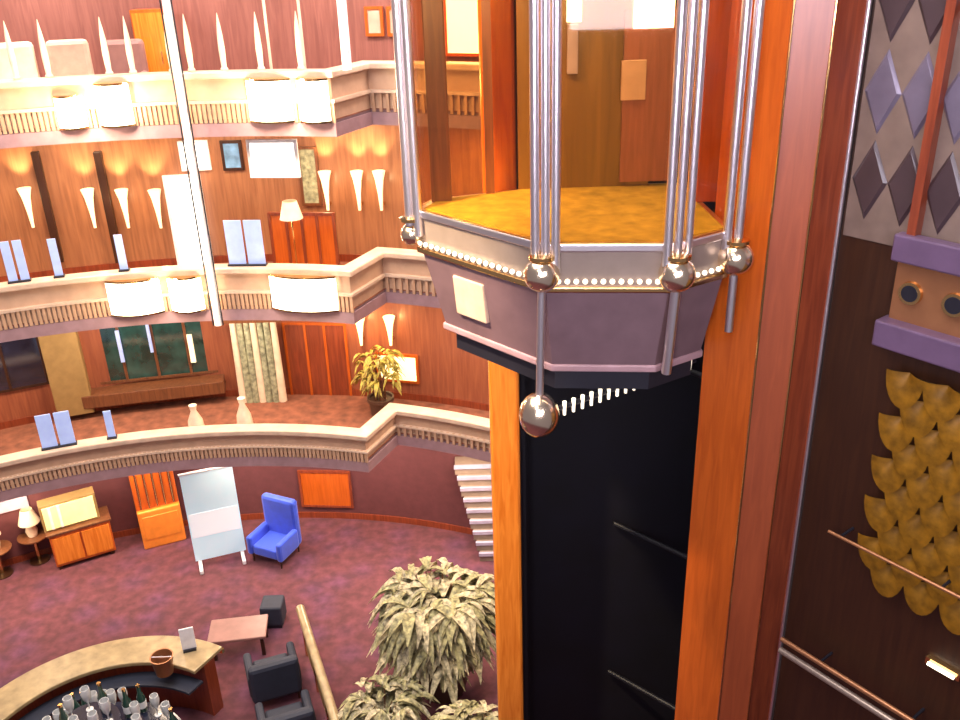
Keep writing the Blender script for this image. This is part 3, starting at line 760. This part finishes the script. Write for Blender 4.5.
# rear wall, posts, ceiling
yb = 7.30
xl = PY(518, 150, yb).x
MB().box(((xl + 1.42) / 2, yb, (zr1 + ZT) / 2), (1.42 - xl, .06, ZT - zr1)).build('rear_panel', M['olive'], car)
xr0 = PY(622, 100, yb - .05).x
MB().box(((xr0 + 1.62) / 2, yb - .05, zr1 + .7), (1.62 - xr0, .04, 1.3)).build('side_panel', M['rust'], car)
def rear_board(x0, y0, x1, y1, dy, name, mt):
    a, b = PY(x0, (y0 + y1) / 2, yb - dy), PY(x1, (y0 + y1) / 2, yb - dy); zt_, zb_ = PY((x0 + x1) / 2, y0, yb - dy).z, PY((x0 + x1) / 2, y1, yb - dy).z
    return MB().box(((a.x + b.x) / 2, yb - dy, (zt_ + zb_) / 2), (b.x - a.x, .03, zt_ - zb_)).build(name, mt, car, bevel=.006)
rear_board(635, -60, 676, 28, .09, 'lit_panel', M['daylit_strong'])
rear_board(567, -60, 582, 22, .06, 'lit_panel', M['daylit_strong'])
rear_board(567, 24, 578, 74, .06, 'lit_panel', M['lav'])
rear_board(621, 60, 646, 100, .09, 'plaque', M['beige'])
# warm corner posts
pr = PY(714, 120, 6.8)
MB().box((pr.x, 6.8, (zr1 + ZT) / 2), (.24, .2, ZT - zr1)).build('corner_post', M['wood_o'], car, bevel=.01)
pl = PY(437, 100, 7.02)
MB().box((pl.x, 7.02, (zr1 + ZT) / 2), (.16, .1, ZT - zr1)).build('corner_post', M['wood_b'], car, bevel=.01)
pm = PY(488, 100, 7.2)
MB().box((pm.x, 7.2, (zr1 + ZT) / 2), (.07, .08, ZT - zr1)).build('mullion', M['wood_b'], car)
MB().prism(inset(1.0), ZT, ZT + .15).build('ceiling', M['rim'], car)
lamp('AREA', 'lift_ceiling_lamp', (cc.x + .15, cc.y, ZT - .02), 34, (1, .80, .5), .9, (cc.x + .15, cc.y, 0))

# ------------------------------------------------------------------ hoistway
pp = PY(507, 540, 7.75)
post = thing('guide_post', 'honey orange wooden post left of the dark hoistway', 'post', (pp.x, 7.75, 0))
MB().box((pp.x, 7.75, 6.9), (.29, .26, 13.6)).build('shaft', M['wood_post'], post, bevel=.03)
MB().box((pp.x, 7.75, .06), (.38, .34, .12)).build('plinth', M['wood_r'], post, bevel=.01)
xl = pp.x + .15
pe = PY(700, 400, 6.6)
struct(MB().box(((xl + 2.5) / 2, 8.65, 6.9), (2.5 - xl, .1, 13.8)), 'wall_shaft_back', M['shaft'])
struct(MB().box((xl + .03, 8.25, 6.9), (.06, .72, 13.8)), 'wall_shaft_left', M['shaft'])
struct(MB().hexa([Vector(q) for q in ((pe.x + .04, 6.75, 0), (pe.x + .14, 6.75, 0), (2.6, 8.6, 0), (2.5, 8.6, 0), (pe.x + .04, 6.75, 13.8), (pe.x + .14, 6.75, 13.8), (2.6, 8.6, 13.8), (2.5, 8.6, 13.8))]), 'wall_shaft_right', M['shaft'])
for k in range(3):
    z = 3.0 + 2.2 * k
    single(MB().tube((xl + 1.1, 8.55, z), (2.2, 8.0, z - .1), .03, n=10), 'shaft_strut', M['shaft'], ('lowest', 'middle', 'uppermost')[k] + ' dim steel strut inside the dark hoistway', 'beam', (xl + 1.1, 8.55, z), 'hoistway struts')

# facetted wooden pier right of the lift
def facet_pt(px, y, dist): 
    q = PY(px, y, dist); return Vector((q.x, q.y))
A = facet_pt(700, 400, 6.46); B = facet_pt(752, 400, 6.2); Cc = facet_pt(787, 400, 6.14); D = facet_pt(814, 400, 6.22)
print('PIER', A, B, Cc, D)
pier = thing('wood_pier', 'tall polished orange wood pier with brass edges right of the lift', 'column', (B.x, B.y, 0))
def strip(a, b, name, mt, th=.06, z0=0.0, z1=13.8):
    d = (b - a).normalized(); n = Vector((-d.y, d.x)) * th
    return MB().prism([a, b, b + n, a + n], z0, z1).build(name, mt, pier)
strip(A, B, 'front_face', M['wood_o']); strip(B, Cc, 'angled_face', M['wood_f']); strip(Cc, D, 'side_face', M['wood_r'])
for q, r in ((B, .009), (Cc, .009)):
    MB().tube((q.x, q.y, .0), (q.x, q.y, 13.8), r, n=8).build('edge_bead', M['brass'], pier)
MB().tube((D.x, D.y, 0), (D.x, D.y, 13.8), .018, n=10).build('edge_rod', M['chrome'], pier, smooth=True)
back = MB().prism([A + Vector((.05, .09)), B + Vector((.03, .10)), Cc + Vector((.0, .10)), D + Vector((-.02, .09)), D + Vector((.5, .5)), A + Vector((.14, .2))], 0, 13.8).build('core', M['wood_d'], pier)

# ------------------------------------------------------------------ right-hand wall with diamonds, fascia and gold scales
W0 = D + Vector((.03, .0)); wd = Vector((.6, -.8)); wn = Vector((-.8, -.6))      # along, towards the room
def W(t, off, z): q = W0 + wd * t + wn * off; return Vector((q.x, q.y, z))
def PW(px, py, off=0.0):
    d = ray(px, py); o = W0 + wn * off - Vector((EYE.x, EYE.y)); k = o.dot(wn) / (d.x * wn.x + d.y * wn.y); q = EYE + d * k
    return (Vector((q.x, q.y)) - W0).dot(wd), q.z
def wbx(t0, t1, o0, o1, z0, z1, mb=None):
    mb = mb or MB(); return mb.hexa([W(t0, o0, z0), W(t1, o0, z0), W(t1, o1, z0), W(t0, o1, z0), W(t0, o0, z1), W(t1, o0, z1), W(t1, o1, z1), W(t0, o1, z1)])
TE = 2.6
wr = wbx(0, TE, -.15, 0, 0, 13.8); wb_ = Matrix.Translation(W(0, 0, 0)) @ Matrix.Rotation(math.atan2(wd.y, wd.x), 4, 'Z'); wr.bm.transform(wb_.inverted())
struct(wr, 'wall_right', M['wood_d']).matrix_world = wb_
zd0 = PW(860, 238)[1]; zd1 = 12.6
WA = math.atan2(wd.y, wd.x)
dp = thing('diamond_panel', 'wall panel of beige, plum and mirror diamonds in the upper right corner', 'panel', W(.9, 0, zd0), WA)
wbx(.02, TE - .1, 0, .012, zd0, zd1).build('backing', M['dia_l'], dp)
tt0, zz0 = PW(884, 92); dw = PW(923, 92)[0] - tt0; dh = zz0 - PW(871, 180)[1]
idx = 0
for r in range(-4, 5):
    for c in range(-3, 9):
        t = tt0 + c * dw + (dw / 2 if False else 0); z = zz0 + r * dh / 1.0
        if t - dw / 2 < .0 or t + dw / 2 > TE - .12 or z - dh / 2 < zd0 - .03 or z + dh / 2 > zd1: continue
        mb = MB(); v = [W(t, .014, z - dh * .47), W(t + dw * .5, .014, z), W(t, .014, z + dh * .47), W(t - dw * .5, .014, z)]
        v2_ = [W(t, .03, z - dh * .40), W(t + dw * .40, .03, z), W(t, .03, z + dh * .40), W(t - dw * .40, .03, z)]
        bv = [mb.bm.verts.new(q) for q in v]; tv = [mb.bm.verts.new(q) for q in v2_]
        for i in range(4): mb.bm.faces.new((bv[i], bv[(i + 1) % 4], tv[(i + 1) % 4], tv[i]))
        mb.bm.faces.new(tv); mb.bm.faces.new(bv[::-1])
        mb.build('diamond', M['dia_m'] if r == 0 else M['dia_d'], dp)
tr = PW(943, 90)[0]
single(wbx(tr - .03, tr + .03, .0, .09, zd0 + .1, 13.0), 'trim_batten', M['wood_r'], 'red brown upright batten across the diamond wall panel', 'batten', W(tr, .05, zd0))
# fascia: purple ledge, copper band with round sockets, purple ledge
tb = PW(893, 300)[0]
fa = thing('fascia', 'purple ledges with a copper band of round sockets between, on the right wall', 'fascia', W(tb, 0, PW(900, 350)[1]), WA)
zA0, zA1 = PW(900, 262, .12)[1], PW(900, 234, .12)[1]
zC0, zC1 = PW(893, 349, .12)[1], PW(893, 322, .12)[1]
wbx(tb, TE, .034, .14, zA0, zA1).build('upper_ledge', M['purple'], fa, bevel=.015)
wbx(tb - .02, TE, 0, .17, zC0, zC1).build('lower_ledge', M['purple'], fa, bevel=.015)
wbx(tb + .02, TE, 0, .06, zC1, zA0).build('band', M['copper'], fa)
zc = (zC1 + zA0) / 2
t_first = PW(911, 294, .06)[0]
for k in range(8):
    t = t_first + .30 * k
    if t > TE - .1: break
    q0 = W(t, .05, zc); q1 = W(t, .085, zc)
    s = MB().tube(q0, q1, .085, .078, 22).build('socket', M['brass'], fa, smooth=True)
    MB().tube(q1 - (q1 - q0) * .2, q1 + (q1 - q0) * .06, .058, n=18).build('hole', M['black'], s)
# gold scales
zg1 = PW(900, 372)[1]; zg0 = PW(880, 600)[1]
tg = PW(884, 450)[0]
gp_ = thing('gold_relief', 'gold scalloped relief below the purple ledges on the right wall', 'relief', W(tg, 0, zg0), WA)
wbx(tg + .1, TE, 0, .02, zg0 + .1, zg1).build('backing', M['wood_d'], gp_)
sc = MB(); sw = .27; rh = .175; rows = int((zg1 - zg0 - .05) / rh)
for r in range(rows - 1, -1, -1):                       # overlapping scallops, lower edge standing out
    z = zg1 - rh * (r + .35)
    for c in range(12):
        t = tg + sw * (c + .5 * (r % 2)) + .1
        if t + sw * .5 > TE: continue
        rings = []
        for j in range(5):
            f = j / 4
            ring_ = []
            for i in range(13):
                a = PI + PI * i / 12
                px_, pz_ = sw * .52 * f * math.cos(a), rh * 1.5 * f * math.sin(a)
                ring_.append(sc.bm.verts.new(W(t + px_, .03 + .07 * math.sin(f * PI * .55) - .01 * f, z + pz_ + rh * .55)))
            rings.append(ring_)
        for j in range(4):
            for i in range(12):
                sc.bm.faces.new((rings[j][i], rings[j][i + 1], rings[j + 1][i + 1], rings[j + 1][i]) if j else (rings[0][i], rings[1][i + 1], rings[1][i]))
sc.build('scales', M['gold'], gp_, smooth=True)
# lower rails and the small lit lamp
for i, (pa, nm) in enumerate((((900, 560), 'upper'), ((876, 690), 'lower'))):
    tz = PW(*pa, .1)
    o = thing('wall_rail', nm + ' pale copper rail across the dark right wall', 'rail', W(.15, .1, tz[1]), WA, 'rails on the right wall')
    MB().tube(W(.08 if i else .35, .18, tz[1]), W(TE, .18, tz[1]), .022 if i else .014, n=10).build('bar', M['copper'], o, smooth=True)
    if i: MB().tube(W(.08, .18, tz[1] - .12), W(TE, .18, tz[1] - .12), .03, n=10).build('bar', M['rim'], o, smooth=True)
    for k in range(3):
        t = .45 + .8 * k
        MB().tube(W(t, 0, tz[1]), W(t, .18, tz[1]), .012, n=8).build('bracket', M['black'], o)
tz = PW(940, 671, .06)
o = thing('wall_lamp', 'small bright lamp low on the dark right wall', 'lamp', W(tz[0], .0, tz[1]), WA)
MB().tube(W(tz[0] - .1, .05, tz[1]), W(tz[0] + .1, .05, tz[1]), .016, n=10).build('tube', M['sconce'], o, smooth=True)
wbx(tz[0] - .13, tz[0] + .13, 0, .03, tz[1] - .03, tz[1] + .03).build('back_plate', M['brass'], o)

# ------------------------------------------------------------------ light
lamp('AREA', 'atrium_skylight', (-4.0, 6.0, 19), 3500, (1, .92, .88), 9, (-4.0, 6.0, 0))
for key, zc, pw, colr in (('floor', LEV['low'][0] - .05, 110, (1, .78, .58)), ('low', LEV['mid'][0] - .05, 75, (1, .78, .58)), ('mid', LEV['top'][0] - .05, 75, (1, .74, .5)), ('top', zl['top'][1] - .05, 110, (1, .84, .74))):
    for i in range(7):
        a = math.radians(52 + 13 * i)
        q = pol(9.7, a, zc); lamp('AREA', 'deck_downlight', q, pw, colr, .8, (q.x, q.y, 0))
lamp('AREA', 'added_pier_fill', (-1.6, 1.5, 13.4), 60, (1, .86, .8), 1.6, (2.2, 6.4, 9.5))  # unseen lamp, added to brighten the wooden pier
lamp('AREA', 'added_highlight_fill', (-1.2, -2.2, 12.0), 95, (.95, .9, 1), .8, (.4, 6, 10), size_y=4, spread=80)  # unseen area light, added for bright streaks on the steel poles
lamp('AREA', 'added_highlight_fill', (3.2, -2.0, 12.5), 22, (.95, .9, 1), .5, (.9, 6, 10), size_y=3, spread=70)  # second unseen area light, also added for the pole highlights
fm = (B + Cc) / 2; fd = (Cc - B).normalized(); fn = Vector((fd.y, -fd.x, 0)); fp = PY(812, 20, fm.y)
dv = (fp - EYE).normalized(); rf = dv - 2 * dv.dot(fn) * fn
print('FACET', fn, rf)
wl_ = fp + rf * 9.0
lamp('AREA', 'added_highlight_fill', wl_ + Vector((0, 0, 1.3)), 85, (.95, .84, 1), 2.6, fp, size_y=2.6, spread=90)  # added where the pier's angled face mirrors it, for a pale highlight
lamp('SPOT', 'added_post_spot', (-2.5, 5.0, 12.5), 4200, (1, .75, .45), .15, (pp.x, 7.75, 7.2), 40, .8)  # added spot without a fixture, brightens the wooden post

lamp('SPOT', 'added_post_spot', (-2.0, 5.2, 13.2), 2200, (1, .72, .4), .15, (pp.x, 7.75, 10.3), 26, .7)  # another added spot, lifts the upper part of the post
w = bpy.data.worlds.new('world'); S.world = w; w.use_nodes = True
w.node_tree.nodes['Background'].inputs['Color'].default_value = (.62, .52, .60, 1)
w.node_tree.nodes['Background'].inputs['Strength'].default_value = .36

S.view_settings.view_transform = 'Standard'; S.view_settings.look = 'None'
S.view_settings.gamma = 1; S.view_settings.use_curve_mapping = False
S.view_settings.exposure = 0.0
S.cycles.use_denoising = True
